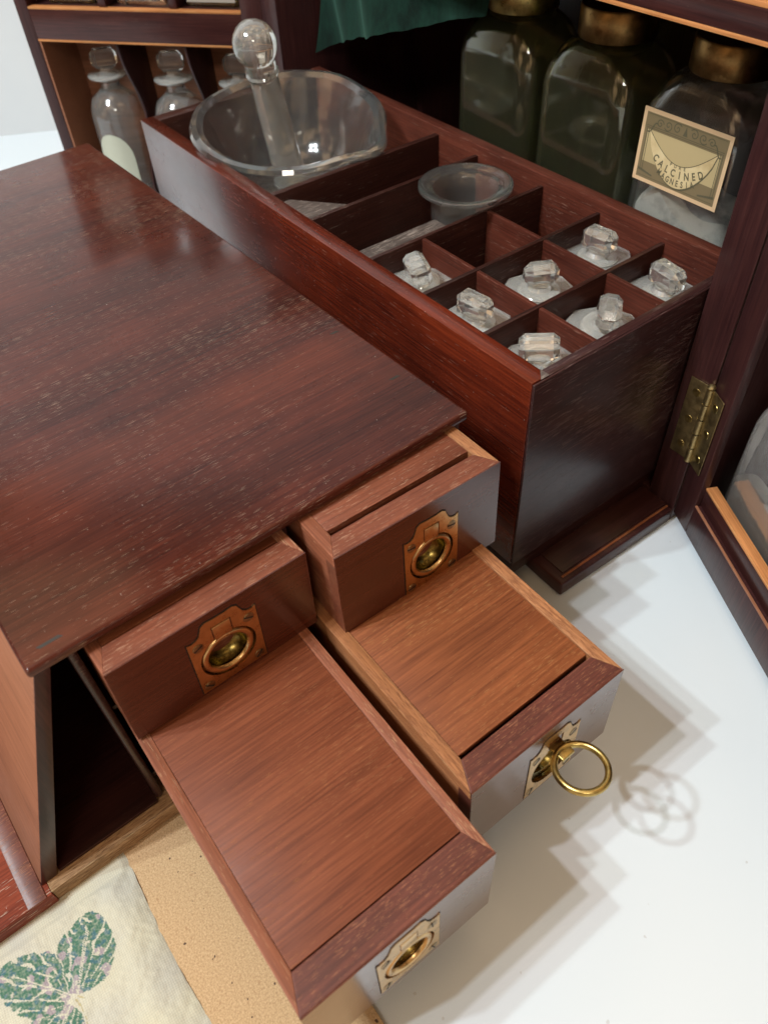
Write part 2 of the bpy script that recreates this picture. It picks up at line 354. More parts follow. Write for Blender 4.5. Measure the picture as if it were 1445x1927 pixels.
def leafcol(x, y):
    """printed three-leaf sprig: returns colour of the print or None"""
    out = None
    for (bx, by, tx, ty, wd) in ((36.85, -23.25, 34.62, -21.85, 1.12), (36.75, -23.45, 34.5, -25.25, 1.0), (37.0, -23.6, 38.9, -26.0, 1.1), (32.1, -21.2, 33.35, -21.75, .45)):
        ax = Vector((tx - bx, ty - by)); L = ax.length; ax /= L; nn = Vector((-ax.y, ax.x))
        p = Vector((x - bx, y - by)); u = p.dot(ax) / L; v = p.dot(nn)
        if -.02 < u < 1.04:
            hw = wd * (max(0, math.sin(PI * min(1, max(0, u)) ** .8)) ** .62)
            e = noise.noise(Vector((x * 3.5, y * 3.5, 3))) * .10 + noise.noise(Vector((x * 9, y * 9, 7))) * .05
            if abs(v) < hw + e and u < 1.0 + e * .5:
                s = abs(v) / max(hw, .05)
                fan = v / (.25 + u * 1.0)                       # veins fan out from the base
                vein = math.sin(fan * 11 + noise.noise(Vector((x * 2, y * 2, 1))) * 2.2)
                side = math.sin((u * L - abs(v) * .8) * 9 + noise.noise(Vector((x * 3, y * 3, 9))) * 2)
                r = noise.noise(Vector((x * 5, y * 5, 2)))
                if vein > .90 + .25 * r or abs(v) < .02 and u < .75: out = 'vein'
                elif side > .80 + .35 * r and noise.noise(Vector((x * 5, y * 5, 12))) > .16: out = 'vein'
                elif noise.noise(Vector((x * 2.6, y * 2.6, 5))) + (.30 - u) * .5 > .20: out = 'mauve'
                elif r > .18: out = 'blue'
                else: out = 'green'
                return out
    # stalk
    for (ax_, ay_, bx_, by_) in ((36.9, -23.3, 38.6, -22.6), (36.95, -23.4, 38.3, -23.6)):
        d = Vector((bx_ - ax_, by_ - ay_)); p = Vector((x - ax_, y - ay_)); t = max(0, min(1, p.dot(d) / d.length_squared))
        if (p - d * t - Vector((0, .18 * math.sin(t * 3)))).length < .028: return 'stalk'
    return None
def cloth():
    bm = bmesh.new(); x0, x1, y0, y1 = 29.5, 47.0, -31.0, -20.08; st = .036
    nx, ny = int((x1 - x0) / st), int((y1 - y0) / st)
    lay = bm.verts.layers.float_color.new('print'); G_ = []
    P = {'green': (.022, .13, .08), 'blue': (.02, .12, .15), 'mauve': (.30, .25, .29), 'stalk': (.42, .36, .19), 'vein': None}
    for i in range(nx + 1):
        row = []
        for j in range(ny + 1):
            x = x0 + i * st; y = y0 + j * st
            e = (y1 - y)
            z = .40 - .18 * math.exp(-e * 3.0)
            z += .10 * math.exp(-((e - .9 - .05 * (x - 34)) / .5) ** 2) * (1 if x > 33 else .3)
            z += .10 * noise.noise(Vector((x * .5, y * .35, 0))) + .035 * noise.noise(Vector((x * 1.7 + y, y * 1.1, 4))) + .02 * noise.noise(Vector((x * 5, y * 5, 4))) - .03 * max(0, 1 - abs(noise.noise(Vector((x * .5 + 3, y * .3, 14)))) * 5) + .03 * noise.noise(Vector((x * .7 + y * 1.3, y * .2 - x * .2, 24)))
            if x < 34.0: z = min(z, .30)
            elif x < 35: z = min(z, .30 + (x - 34.0) * .5)
            y_ = y + .06 * math.sin(x * .8) * math.exp(-e * 2) + .03 * noise.noise(Vector((x * 2, 0, 8)))
            v = bm.verts.new((x, y_, z))
            k = leafcol(x, y); s = noise.noise(Vector((x * .8, y * .8, 6))); c = (.54 + .06 * s, .525 + .05 * s, .42)
            if noise.noise(Vector((x * .45, y * .45, 16))) > .2: c = tuple(a * .92 for a in c)
            if k and P[k]:
                f = .86 + .55 * noise.noise(Vector((x * 12, y * 12, 2))) + .15 * noise.noise(Vector((x * 3, y * 3, 22))); f = min(.95, max(.15, f)); c = tuple(a * (1 - f) + b_ * f for a, b_ in zip(c, P[k]))
            v[lay] = (*c, 1); row.append(v)
        G_.append(row)
    for i in range(nx):
        for j in range(ny): bm.faces.new((G_[i][j], G_[i + 1][j], G_[i + 1][j + 1], G_[i][j + 1]))
    # hem turned under along the open edge gives the sheet its thickness
    edge = [r[-1] for r in G_]; low = []
    for v in edge:
        q = bm.verts.new((v.co.x, v.co.y - .03, .205)); q[lay] = (.6, .57, .45, 1); low.append(q)
    for i in range(nx): bm.faces.new((edge[i], edge[i + 1], low[i + 1], low[i]))
    mb = MB(); mb.bm.free(); mb.bm = bm
    return mb.build('printed_cloth', M_linen, smooth=80)
tag(cloth(), 'cream linen cloth printed with green and mauve leaves lying on the cork mat', 'cloth')

# ------------------------------------------------------------------ bottle tray
H, HC, ZB = 12.73, 12.2, 2.2
tr = thing('bottle_tray', 'long open mahogany tray divided into square cells holding glass bottles and mortar', 'tray', (0, 0, 0))
p = MB().box(0, 33.35, 0, .85, ZB, H, .05); p.build('near_wall', W['tray'], tr)
o = MB().box(.0, 33.35, 12.35, 13.05, ZB, H, .05).build('far_wall', W['inner'], tr)
MB().box(0, .85, .86, 12.34, ZB, H - .02, .05).build('end_wall', W['part'], tr)  # dark divider wood stands for shade on this unlit inner face
MB().box(32.95, 33.38, .86, 12.34, ZB, H - .03, .04).build('end_wall', W['tray_end'], tr)
# dark polished facing on the near end, with the paler mitred corner
MB().box(33.36, 33.47, .02, 13.0, ZB + .02, H - .06, .09, 3).build('end_facing', W['tray_end'], tr)
MB().prism([(32.93, .84), (33.40, .84), (33.40, .42)], .02, mat=T((0, 0, H - .005))).build('corner_joint', W['grey'], tr)
MB().box(.86, 32.94, .86, 12.34, ZB, ZB + .5, 0).build('tray_floor', W['part'], tr)
MB().box(.3, 33.2, .3, 12.7, .98, ZB - .003, .03).build('tray_base', W['case'], tr)
# partitions across (y) and along (x)
def pbox(nm, x0, x1, y0, y1, z0, z1, mt): MB().box(x0, x1, y0, y1, z0, z1, .03).build(nm, mt, tr)
pbox('partition', 12.95, 13.3, .86, 12.34, ZB + .5, 12.35, W['part'])
pbox('partition', 16.4, 16.65, .86, 12.34, ZB + .5, HC, W['part'])
for x in (21.55, 25.42, 29.33):
    pbox('partition', x - .11, x + .11, .86, 12.34, ZB + .5, HC, W['part'])
for x0, x1 in ((21.67, 25.3), (25.54, 29.21), (29.45, 32.94)):
    for y in (4.4, 8.55): pbox('partition', x0, x1, y - .1, y + .1, ZB + .5, HC - .03, W['inner'])
# raised floors in the shallow compartments
MB().box(.86, 12.94, .87, 12.33, ZB + .5, 7.2, 0).build('raised_floor', W['part'], tr)  # dark wood again, for the shaded mortar compartment
MB().box(13.31, 16.39, .87, 12.33, ZB + .5, 8.6, 0).build('raised_floor', W['part'], tr)
MB().box(16.66, 21.43, .87, 12.33, ZB + .5, 8.4, 0).build('raised_floor', W['grey'], tr)
# added grey ledges standing for lit strips, the first cut to a patch's outline
MB().prism([(13.32, .87), (16.38, .87), (16.38, 4.5), (13.32, 2.1)], .35, mat=T((0, 0, 11.5)), bev=.03).build('lit_patch_ledge', W['grey'], tr)
MB().box(19.75, 21.42, .87, 6.7, 8.41, 11.65, .08).build('lit_patch_ledge', W['grey'], tr)

# ------------------------------------------------------------------ stoppered bottles in the tray
def stoppered(name, label, x, y, rz, tilt=(0, 0), ztop=11.0, group='square glass bottles standing in the tray cells', body=1.62, zb=2.72):
    t = thing(name, label, 'bottle', (x, y, zb), (0, 0, 0), group)
    h = ztop - zb
    m_ = MB(); b_ = body
    m_.loft([(0, b_ - .1, b_ - .1, .3), (.12, b_, b_, .4), (h - 1.5, b_, b_, .4), (h - 1.0, b_ * .75, b_ * .75, .8), (h - .75, .8, .8, .8), (h - .3, .78, .78, .78)])
    m_.build('glass_body', G, t)
    f = MB(); oc = [(1.82 * math.cos(a), 1.82 * math.sin(a)) for a in [PI / 8 + i * PI / 4 for i in range(8)]]
    f.prism(oc, .34, bev=.09, seg=1, mat=T((0, 0, h - .30)) @ RZ(rz * .5))
    fl = f.build('flange', G_frost, t)
    s = MB()
    s.lathe([(0, 0), (.95, 0), (1.0, .06), (.92, .14), (.55, .2), (.42, .36), (.46, .5), (0, .52)], 28)
    st = s.build('stopper', G_frost, t); st.location = Vector((0, 0, h + .045)) * S; st.rotation_euler = (tilt[0], tilt[1], rz)
    hd = MB(); hs_ = random.Random(int(x * 37 + y * 11)); q1 = hs_.uniform(.95, 1.08); hd.box(-.80 * q1, .80 * q1, -.48, .48, .0, 1.06, hs_.uniform(.22, .32), 1); k = hd.build('stopper_head', G_stop, st, smooth=0); k.location = Vector((0, 0, .38)) * S
    return t
for a in (
    ('clear bottle with cut stopper nearest the medicine cup, against the long near wall', 23.35, 2.85, -.35, (.18, .05)),
    ('clear bottle with cut stopper beside the long near wall, middle of that row', 27.3, 2.65, .15, (0, 0)),
    ('clear bottle with narrow edge-on stopper in the centre cell of the grid', 27.3, 6.6, 1.05, (0, 0)),
    ('clear bottle with wide blunt stopper beside the tray far wall, nearer the empty cells', 27.0, 10.75, .1, (0, .0)),
    ('clear bottle with wide stopper in the tray corner nearest the cabinet hinge', 31.1, 10.55, -.15, (0, 0)),
    ('clear bottle with tilted twisted stopper in the middle of the end row', 31.15, 6.6, -.9, (-.12, .15)),
    ('clear bottle with cut stopper in the near corner cell of the tray', 31.2, 2.75, .75, (.1, -.1))):
    stoppered('stoppered_bottle', a[0], a[1], a[2], a[3], a[4])

# ------------------------------------------------------------------ medicine cup
t = thing('medicine_cup', 'small clear glass cup with wide flared rim standing in the tray', 'cup', (19.75, 8.7, 8.45))
pr = [(0, 0), (1.45, 0), (1.55, .12), (1.68, 1.5), (1.78, 3.3), (1.82, 3.8), (1.98, 4.05), (2.32, 4.18), (2.42, 4.26), (2.40, 4.38), (2.28, 4.42), (1.9, 4.33), (1.66, 4.22), (1.60, 4.05), (1.56, 3.4), (1.48, 1.6), (1.38, .4), (1.2, .25), (0, .25)]
MB().lathe(pr, 64).build('cup_body', glass('cup glass', (.98, .98, .94), .03, .3, .035), t)

# ------------------------------------------------------------------ mortar and pestle
mo_s = .97
mo = thing('glass_mortar', 'heavy clear glass mortar with pouring lip sitting in the tray compartment', 'mortar', (6.65, 6.35, 7.5), (math.radians(3), math.radians(6.5), 0))
def lip(p, a, r, z):
    d = (a - math.radians(22) + PI) % (2 * PI) - PI
    k = math.exp(-(d / .26) ** 2) * max(0, (z - 2.6) / 3.4) ** 1.5
    p.x += math.cos(a) * k * .75; p.y += math.sin(a) * k * .75; p.z -= k * .12
    w_ = .05 * math.sin(3 * a + 1) + .03 * math.sin(7 * a); p.x *= 1 + w_ * .12 * z / 6; p.y *= 1 + w_ * .12 * z / 6; p.z += w_ * z / 6
    return p
pr = [(0, .0), (3.1, 0), (3.3, .12), (3.2, .5), (3.5, 1.0), (4.5, 2.1), (5.15, 3.3), (5.5, 4.6), (5.62, 5.3), (5.82, 5.6), (5.86, 5.85), (5.72, 6.05), (5.4, 6.10), (5.05, 5.92), (4.78, 5.3), (4.5, 4.4), (3.95, 3.2), (3.1, 2.2), (2.1, 1.6), (1.1, 1.35), (0, 1.3)]
MB().lathe(pr, 96, fn=lip).build('mortar_bowl', G_heavy, mo).scale = (mo_s, mo_s, .97)
tip, knob = Vector((6.9, 6.05, 9.05)), Vector((8.5, 3.95, 17.75))
dv = knob - tip; L = dv.length
pe = thing('glass_pestle', 'clear glass pestle with round knob leaning inside the glass mortar', 'pestle', tip)
pe.rotation_euler = dv.to_track_quat('Z', 'Y').to_euler()
pr = [(0, -.35), (.6, -.28), (1.0, 0), (1.12, .4), (1.08, .9), (.95, 1.5), (.90, 3), (.86, 5), (.78, L - 2.0), (.76, L - 1.75), (.88, L - 1.6), (.90, L - 1.5), (.80, L - 1.38), (.84, L - 1.1)]
pr += [(1.16 * math.sin(a), L + 1.16 * -math.cos(a)) for a in [PI * (.25 + .75 * i / 12) for i in range(12)]] + [(0, L + 1.16)]
MB().lathe(pr, 40).build('pestle_shaft', G_pestle, pe)

# ------------------------------------------------------------------ cabinet (local: x<0 to the left of the right hinge, +y into the cabinet)
cb = thing('medicine_cabinet', 'open dark mahogany medicine cabinet with hinged doors standing behind the tray', 'cabinet', (35.25, 9.7, 0), (0, 0, -.017))
MB().box(-1.62, .0, .0, 11.5, .0, 30, .06).build('side_panel', W['case_z'], cb)
MB().box(-37.2, -35.28, .0, 11.5, 0, 30, .06).build('side_panel', W['case_z'], cb)
MB().box(-35.27, -1.63, 10.9, 11.4, 0, 30, 0).build('back_panel', W['case_z'], cb)
MB().box(-35.27, -1.63, 3.6, 10.89, 1.3, 2.0, 0).build('cabinet_floor', W['case'], cb)
MB().box(-35.27, -1.63, .35, 10.89, 22.0, 22.5, 0).build('shelf', W['case'], cb)
MB().box(-35.27, -1.63, .02, .34, 21.78, 22.66, .02).build('shelf_rail', W['case_x'], cb)
MB().box(-35.27, -1.63, .0, .33, 21.62, 21.77, .02).build('inlay_strip', W['inlay'], cb)
MB().box(-35.27, -1.63, .0, .33, 22.67, 22.82, .02).build('inlay_strip', W['inlay'], cb)
# base moulding that runs forward under the tray
bs = MB(); bs.box(-36.9, .02, -7.9, -.03, .0, .92, .12, 3); bs.build('base_moulding', W['case_x'], cb)
MB().box(-36.8, -.45, -7.4, -.04, .925, 1.0, .02).build('base_top', W['case'], cb)
MB().box(-.36, -.24, -7.6, -.1, .925, .98, .03).build('edge_bead', W['lid2'], cb)
MB().box(-35.27, -1.63, 0, 3.59, .2, 1.2, 0).build('cabinet_floor', W['case'], cb)
# green velvet lining hanging down
def velvet():
    bm = bmesh.new(); n, k = 60, 24; G_ = []
    for i in range(n + 1):
        u = i / n; row = []
        for j in range(k + 1):
            v = j / k; x = .55 + 15.6 * u
            zb = 13.75 + (5.0 * u ** .85) + .05 * math.sin(u * 23) + .12 * noise.noise(Vector((u * 20, 0, 1)))
            if u < .05: zb += .0
            z = zb + (22.0 - zb) * v if zb < 22 else 22
            y = 12.4 + 1.0 * math.sin(u * 8 + .5 + v) * (1 - v * .4) + .45 * math.sin(u * 19 + v * 3) + (1 - v) ** 2 * -.35
            row.append(bm.verts.new((x, y, z)))
        G_.append(row)
    for i in range(n):
        for j in range(k): bm.faces.new((G_[i][j], G_[i + 1][j], G_[i + 1][j + 1], G_[i][j + 1]))
    r = bmesh.ops.solidify(bm, geom=bm.faces[:], thickness=.12)
    mb = MB(); mb.bm.free(); mb.bm = bm; return mb.build('velvet_lining', M_green, smooth=60)
tag(velvet(), 'dark green velvet cloth with frayed pale edge hanging inside the cabinet', 'cloth')

def hinge(parent, loc, rot, h=4.35):
    hp = MB()
    hp.box(-1.12, -.14, -.05, .0, 0, h, .01); hg = hp.build('hinge', B_dull, parent); hg.location = Vector(loc) * S
    k = MB()
    for i in range(5):
        k.lathe([(0, i * h / 5 + .03), (.17, i * h / 5 + .03), (.17, (i + 1) * h / 5 - .03), (0, (i + 1) * h / 5 - .03)], 20)
    k.lathe([(0, h - .05), (.12, h - .02), (.19, h + .06), (.13, h + .16), (0, h + .2)], 20)
    kk = k.build('hinge_knuckle', B_dull, hg); kk.location = Vector((-.02, -.1, 0)) * S
    lf = MB().box(.14, 1.12, -.05, .0, 0, h, .01).build('hinge_leaf', B_dull, hg); lf.rotation_euler = (0, 0, rot)
    for z in (.65, h / 2, h - .65):
        for side in (0, 1):
            s = MB(); s.lathe([(0, .03), (.13, .035), (.2, .01), (.22, -.02)], 20, mat=XZ @ T((0, 0, .0)))
            q = s.build('screw', B_ring, hg if side == 0 else lf)
            q.location = Vector((-.66 if side == 0 else .66, -.052, z)) * S
    return hg
hinge(cb, (-.03, -.02, 4.35), math.radians(-28) + .017)

def door(parent, hx, width, angle, sgn, z0, z1, rails, cells):
    """local frame: x from the hinge outwards, inner face towards -y, depth +y"""
    d = MB(); st_in = 1.45; st_out = .95; dp = 4.2
    d.box(0, st_in, 0, .45, z0, z1, .06); d.box(0, .5, .46, dp, z0, z1, .03)
    d.box(width - st_out, width, 0, dp, z0, z1, .06)
    d.box(st_in + .003, width - st_out - .003, 0, dp, z0, z0 + 1.95, .06)
    o_ = d.build('door', W['case_z'], parent)
    o_.location = Vector(hx) * S; o_.rotation_euler = (0, 0, angle)
    MB().box(.5, width - st_out, dp + .01, dp + .4, z0 + .02, z1 - .02, 0).build('door_panel', W['flap'] if sgn < 0 else W['case_z'], o_)
    for (a, b_, rec, inl) in rails:
        MB().box(st_in - .0, width - st_out, rec, rec + .5, a, b_, .02).build('shelf_rail', W['case_x'], o_)
        for zz in inl:
            MB().box(st_in - .0, width - st_out - .0, rec - .015, rec + .515, zz, zz + .13, .02).build('inlay_strip', W['inlay'], o_)
    return o_
# left door (mirrored direction: outwards is away from the camera side)
aL = PI + math.radians(180 - 141)            # direction of the door from its hinge
dl = door(cb, (-37.2, .0, 0), 17.9, 0, -1, .6, 26, [(14.02, 15.84, .02, (13.88, 15.85))], None)
# closed the leaf points to +x with its inner face to +y; mirror so that it is open 141 degrees
dl.rotation_euler = (0, 0, -math.radians(141) + .017)
for c in [dl] + list(dl.children):
    for v in c.data.vertices: v.co.y = -v.co.y
    c.data.flip_normals()
MB().box(16.80, 16.94, -4.1, -.06, 2.6, 13.86, 0).build('lit_stile_face', W['flap'], dl)  # lighter sheet added: lamplight on the stile's inner side as colour
# dividers with a wavy front edge in the left door; two straight ones above the rail
def leftpt(wd, rec): return wd, -rec
for wd in (6.0, 11.15):
    pts = []
    for i in range(17):
        u = i / 16; z = 2.6 + (13.8 - 2.6) * u
        fy = -.45 - 1.5 * (.5 + .5 * math.sin((u - .30) * 7.0)) * (1 if u > .1 else .6)
        pts.append((fy, z))
    MB().prism(pts + [(-4.15, 13.8), (-4.15, 2.6)], .16, mat=T((wd, 0, 0)) @ YZ, bev=.02).build('bottle_divider', W['case_z'], dl)
    MB().box(wd + .0, wd + .55, -4.15, -.3, 16.0, 26, .03).build('bottle_divider', W['case_z'], dl)
MB().box(.51, 16.9, -4.15, -.55, 15.3, 15.95, 0).build('shelf', W['case_z'], dl)
# right door
dr_ = door(cb, (.05, -.0, 0), 18.1, 0, 1, .72, 26, [(2.6, 3.72, .28, (3.73,))], None)
dr_.rotation_euler = (0, 0, -math.radians(28) + .017)
MB().box(7.9, 8.1, .8, 4.1, 2.7, 12.5, .02).build('bottle_divider', W['case_z'], dr_)
MB().box(1.46, 17.0, .0, .12, 2.62, 2.72, .03).build('rail_bead', W['flap'], dr_)
MB().box(1.46, 17.0, .6, 4.1, 15.5, 16.1, .02).build('shelf', W['case_z'], dr_)
MB().box(1.46, 17.0, .2, .6, 15.2, 16.6, .02).build('shelf_rail', W['case_z'], dr_)
MB().box(.75, 1.4, 3.5, 4.1, 2.7, 26, 0).build('lining_strip', W['case_z'], dr_)

# ------------------------------------------------------------------ flat bottles standing behind the tray
def flat_bottle(label, x, y, mt, tint, hy=2.2, hx=2.9, zb=2.02, z1=16.4, cap=True, group='large flat bottles in the cabinet', rz=-.017, capmat=None):
    t = thing('flat_bottle', label, 'bottle', (x, y, zb), (0, 0, rz), group)
    h = z1 - zb; m_ = MB()
    outer = [(0, hx - .25, hy - .25, .8), (.2, hx, hy, .85), (h - .3, hx, hy, .95)] + [(h - .3 + 2.15 * math.sin(a), hx - 1.3 * (1 - math.cos(a)), hy - .75 * (1 - math.cos(a)), .95 + .5 * math.sin(a)) for a in [PI / 2 * i / 9 for i in range(1, 10)]] + [(h + 1.9, 1.45, 1.4, 1.4), (h + 2.4, 1.42, 1.42, 1.42)]
    inner = [(z if i else .35, a - .22, b_ - .22, max(.3, r - .15)) for i, (z, a, b_, r) in enumerate(outer)]
    m_.loft(outer, 8)
    t2 = MB(); t2.loft(inner, 8)
    for f in t2.bm.faces: f.normal_flip()
    me = bpy.data.meshes.new('tmp'); t2.bm.to_mesh(me); t2.bm.free(); m_.bm.from_mesh(me); bpy.data.meshes.remove(me)
    m_.build('glass_body', mt, t, smooth=50)
    if cap:
        c = MB(); c.lathe([(0, 0), (1.82, 0), (1.86, .06), (1.86, 1.25), (1.80, 1.35), (0, 1.36)], 40)
        q = c.build('cap', capmat or B_plate, t); q.location = Vector((0, 0, h + 2.0)) * S
    return t
b1 = flat_bottle('flat bottle under the shelf with polished brass cap, farthest from the hinge', 15.35, 16.25, G_green, 0, capmat=B_ring)
b2 = flat_bottle('unlabelled greenish flat bottle between the other two in the cabinet', 21.75, 16.2, G_green, 0, capmat=B_cap)
b3 = flat_bottle('flat clear bottle with a paper label reading CALCINED MAGNESIA and white powder', 28.25, 16.15, glass('dusty clear glass', (.95, .96, .93), .02, .4, .02), 0, capmat=B_cap)
# powder
pw = MB(); pw.loft([(.4, 2.6, 1.9, .8), (10.3, 2.6, 1.9, .8), (10.9, 2.2, 1.5, .8), (11.1, 1.2, .8, .6)], 8)
bmesh.ops.subdivide_edges(pw.bm, edges=pw.bm.edges[:], cuts=3)
for v in pw.bm.verts:
    if v.co.z > 9.8: v.co.z += 1.2 * noise.noise(v.co * .6) + (v.co.x * -.15)
pw.build('powder', M_powder, b3)
# paper label (local xz plane, facing -y)
lab = MB().box(-2.38, 2.38, -.02, 0, 0, 3.25, 0).build('label', M_border, b3)
lab.location = Vector((-.05, -2.225, 11.55)) * S
LM = XZ
def lp(name, mb, mt, lift): o_ = mb.build(name, mt, lab, smooth=0); o_.location = Vector((0, -.02 - lift, 0)) * S; return o_
lp('engraving', MB().prism([(-2.2, .18), (2.2, .18), (2.2, 3.07), (-2.2, 3.07)], .004, mat=LM), M_paperdk, 0)
inn = MB(); inn.prism([(-2.0, .95), (2.0, .95), (2.0, 2.35), (-2.0, 2.35)], .004, mat=LM); lp('engraving', inn, M_paperlt, .005)
# banner: crescent between a shallow upper arc and a deep lower arc
up = [(-1.85 + 3.7 * i / 24, 2.35 - 1.05 * math.sin(PI * i / 24) ** 1.0) for i in range(25)]
dn = [(1.85 - 3.7 * i / 24, 2.35 - 2.05 * math.sin(PI * i / 24) ** .62) for i in range(25)]
shade = MB().prism([(a + .03, b_ - .07) for a, b_ in up] + [(a + .03, b_ - .07) for a, b_ in dn[1:-1]], .004, mat=LM); lp('banner_outline', shade, M_ink, .010)
lp('banner', MB().prism(up + dn[1:-1], .004, mat=LM), M_paper, .015)
ol = MB(); ol.ribbon(up, .03, .004, mat=LM); lp('banner_outline', ol, M_ink, .02)
ink = MB()
for x0 in (-2.06, 1.94):       # the two upright rods
    ink.prism([(x0, .5), (x0 + .03, .5), (x0 + .03, 2.4), (x0, 2.4)], .004, mat=LM); ink.prism([(x0 + .12, .5), (x0 + .15, .5), (x0 + .15, 2.4), (x0 + .12, 2.4)], .004, mat=LM)
for z0 in (2.42, 2.5, 3.0, .28): ink.prism([(-2.1, z0), (2.1, z0), (2.1, z0 + .022), (-2.1, z0 + .022)], .004, mat=LM)
def spiral(cx, cz, s, r0=.02, r1=.24, turns=1.4, ph=0, wd=.045):
    P = [(cx + s * (r0 + (r1 - r0) * t_) * math.cos(ph + 2 * PI * turns * t_), cz + (r0 + (r1 - r0) * t_) * math.sin(ph + 2 * PI * turns * t_)) for t_ in [i / 22 for i in range(23)]]
    ink.ribbon(P, wd, .004, mat=LM)
for s in (-1, 1):
    spiral(s * .45, 2.78, s); spiral(s * .95, 2.76, s, ph=PI); spiral(s * 1.4, 2.72, s, r1=.2, ph=.5)
    P = [(s * (1.5 + .5 * t_), 2.65 - .35 * t_ + .12 * math.sin(t_ * 6)) for t_ in [i / 12 for i in range(13)]]; ink.ribbon(P, .06, .004, mat=LM)
ink.prism([(-.12, 2.58), (.12, 2.58), (.05, 2.8), (0, 2.98), (-.05, 2.8)], .004, mat=LM)
ink.prism([(-2.15, .62), (-1.3, .45), (-1.3, .38), (-2.15, .5)], .004, mat=LM); ink.prism([(1.3, .45), (2.15, .62), (2.15, .5), (1.3, .38)], .004, mat=LM)
lp('ornament', ink, M_ink, .010)
def arc_text(txt, size, cz, rad, spread, xs=.95):
    mb = MB(); n = len(txt)
    for i, ch in enumerate(txt):
        cu = bpy.data.curves.new('t', 'FONT'); cu.body = ch; cu.size = size; cu.align_x = 'CENTER'; cu.resolution_u = 3; cu.offset = size * .028
        ob = bpy.data.objects.new('t', cu); COL.objects.link(ob)
        me = bpy.data.meshes.new_from_object(ob, depsgraph=bpy.context.evaluated_depsgraph_get())
        t_ = bmesh.new(); t_.from_mesh(me)
        # slab serifs at the feet and heads of the strokes
        a = (i - (n - 1) / 2) / ((n - 1) / 2) * spread
        mm = LM @ T((rad * math.sin(a), cz + rad * (1 - math.cos(a)), .003)) @ RZ(a) @ Matrix.Diagonal((xs, 1, 1, 1))
        mb.merge(t_, mm)
        bpy.data.objects.remove(ob); bpy.data.curves.remove(cu); bpy.data.meshes.remove(me)
    return mb
lp('lettering', arc_text('PURE', .20, 1.17, 3.0, .13), M_ink, .02)
lp('lettering', arc_text('CALCINED', .46, .77, 2.5, .56, .78), M_ink, .02)
lp('lettering', arc_text('MAGNESIA', .38, .41, 2.4, .42, .74), M_ink, .02)

# ------------------------------------------------------------------ bottles in the doors
def door_bottle(label, wx, rec, zb, h, body, depth, labelpaper=True, group='stoppered bottles in the open left door', dz=0, rz=.3):
    t = thing('door_bottle', label, 'bottle', (0, 0, 0), (0, 0, 0), group)
    mw = cbM @ dlM @ T(Vector((wx, -rec - depth, zb)) * S)
    t.matrix_world = mw
    m_ = MB(); m_.lathe([(0, 0), (body - .15, 0), (body, .2), (body, h - 4.3), (body - .1, h - 3.7), (body * .82, h - 3.05), (body * .5, h - 2.6), (.72, h - 2.3), (.68, h - 1.9), (.85, h - 1.65), (0, h - 1.6)], 48)
    m_.build('glass_body', G_door, t)
    m_ = MB(); m_.lathe([(0, 0), (body - .4, 0), (body - .35, .2), (body - .35, h - 4.4), (body - .5, h - 3.9), (0, h - 3.5)], 40)
    if labelpaper:
        pts = [(-1.45, .3), (1.45, .3), (1.45, h - 7.0)] + [(1.45 * math.cos(a), h - 7.0 + 1.9 * math.sin(a)) for a in [PI * i / 12 for i in range(1, 12)]] + [(-1.45, h - 7.0)]
        pl = MB().prism(pts, .02, mat=XZ)
        bmesh.ops.triangulate(pl.bm, faces=pl.bm.faces[:])
        bmesh.ops.subdivide_edges(pl.bm, edges=pl.bm.edges[:], cuts=3, use_grid_fill=True)
        for v in pl.bm.verts:      # wrap the paper round the bottle, on its front (+y, local)
            a = v.co.x / (body + .02); rr = body + .03 - v.co.y * .5; v.co.x, v.co.y = rr * math.sin(a), rr * math.cos(a)
        pl.build('label', M_film, t, smooth=60)
    f = MB(); f.lathe([(0, -.13), (1.2, -.13), (1.42, -.05), (1.45, .05), (1.3, .12), (.75, .16), (.5, .25), (.4, .5), (0, .52)], 40)
    st = f.build('stopper', G_frost, t); st.location = Vector((0, 0, h - 1.55)) * S; st.rotation_euler = (0, 0, rz)
    hd = MB(); hd.box(-.95, .95, -.42, .42, 0, 1.35, .34, 1); k = hd.build('stopper_head', G_stop, st, smooth=0); k.location = Vector((0, 0, .42)) * S
    return t
cbM = Matrix.Translation(cb.location) @ cb.rotation_euler.to_matrix().to_4x4()
dlM = Matrix.Translation(dl.location) @ dl.rotation_euler.to_matrix().to_4x4()
drM = Matrix.Translation(dr_.location) @ dr_.rotation_euler.to_matrix().to_4x4()
door_bottle('round bottle with pale green arched label in the open left door', 13.75, .35, 2.56, 10.1, 2.0, 2.02, True, rz=.5)
door_bottle('middle round bottle of the left door rack, partly behind the tray corner', 8.45, .35, 2.56, 10.05, 2.0, 2.02, False, rz=.25)
door_bottle('round bottle of the left door rack behind the mortar rim and pestle', 3.4, .35, 2.56, 10.0, 1.9, 2.02, False, rz=.1)
for wx, lb, mt in ((14.2, 'square grey glass bottle on the left door upper shelf, outermost', G_green), (8.9, 'clear square bottle on the left door upper shelf, in the middle', G), (3.8, 'square grey glass bottle on the left door upper shelf, nearest the hinge', G_green)):
    t = thing('square_bottle', lb, 'bottle', (0, 0, 0), (0, 0, 0), 'square bottles on the left door upper shelf')
    t.matrix_world = cbM @ dlM @ T(Vector((wx, -2.3, 15.96)) * S)
    MB().loft([(0, 1.7, 1.2, .3), (.15, 1.85, 1.35, .4), (7, 1.85, 1.35, .4), (8, .8, .8, .7)], 6).build('glass_body', mt, t)
    if mt is G_green: MB().box(-1.7, 1.7, 1.37, 1.39, .3, 5, 0).build('label', M_residue, t)
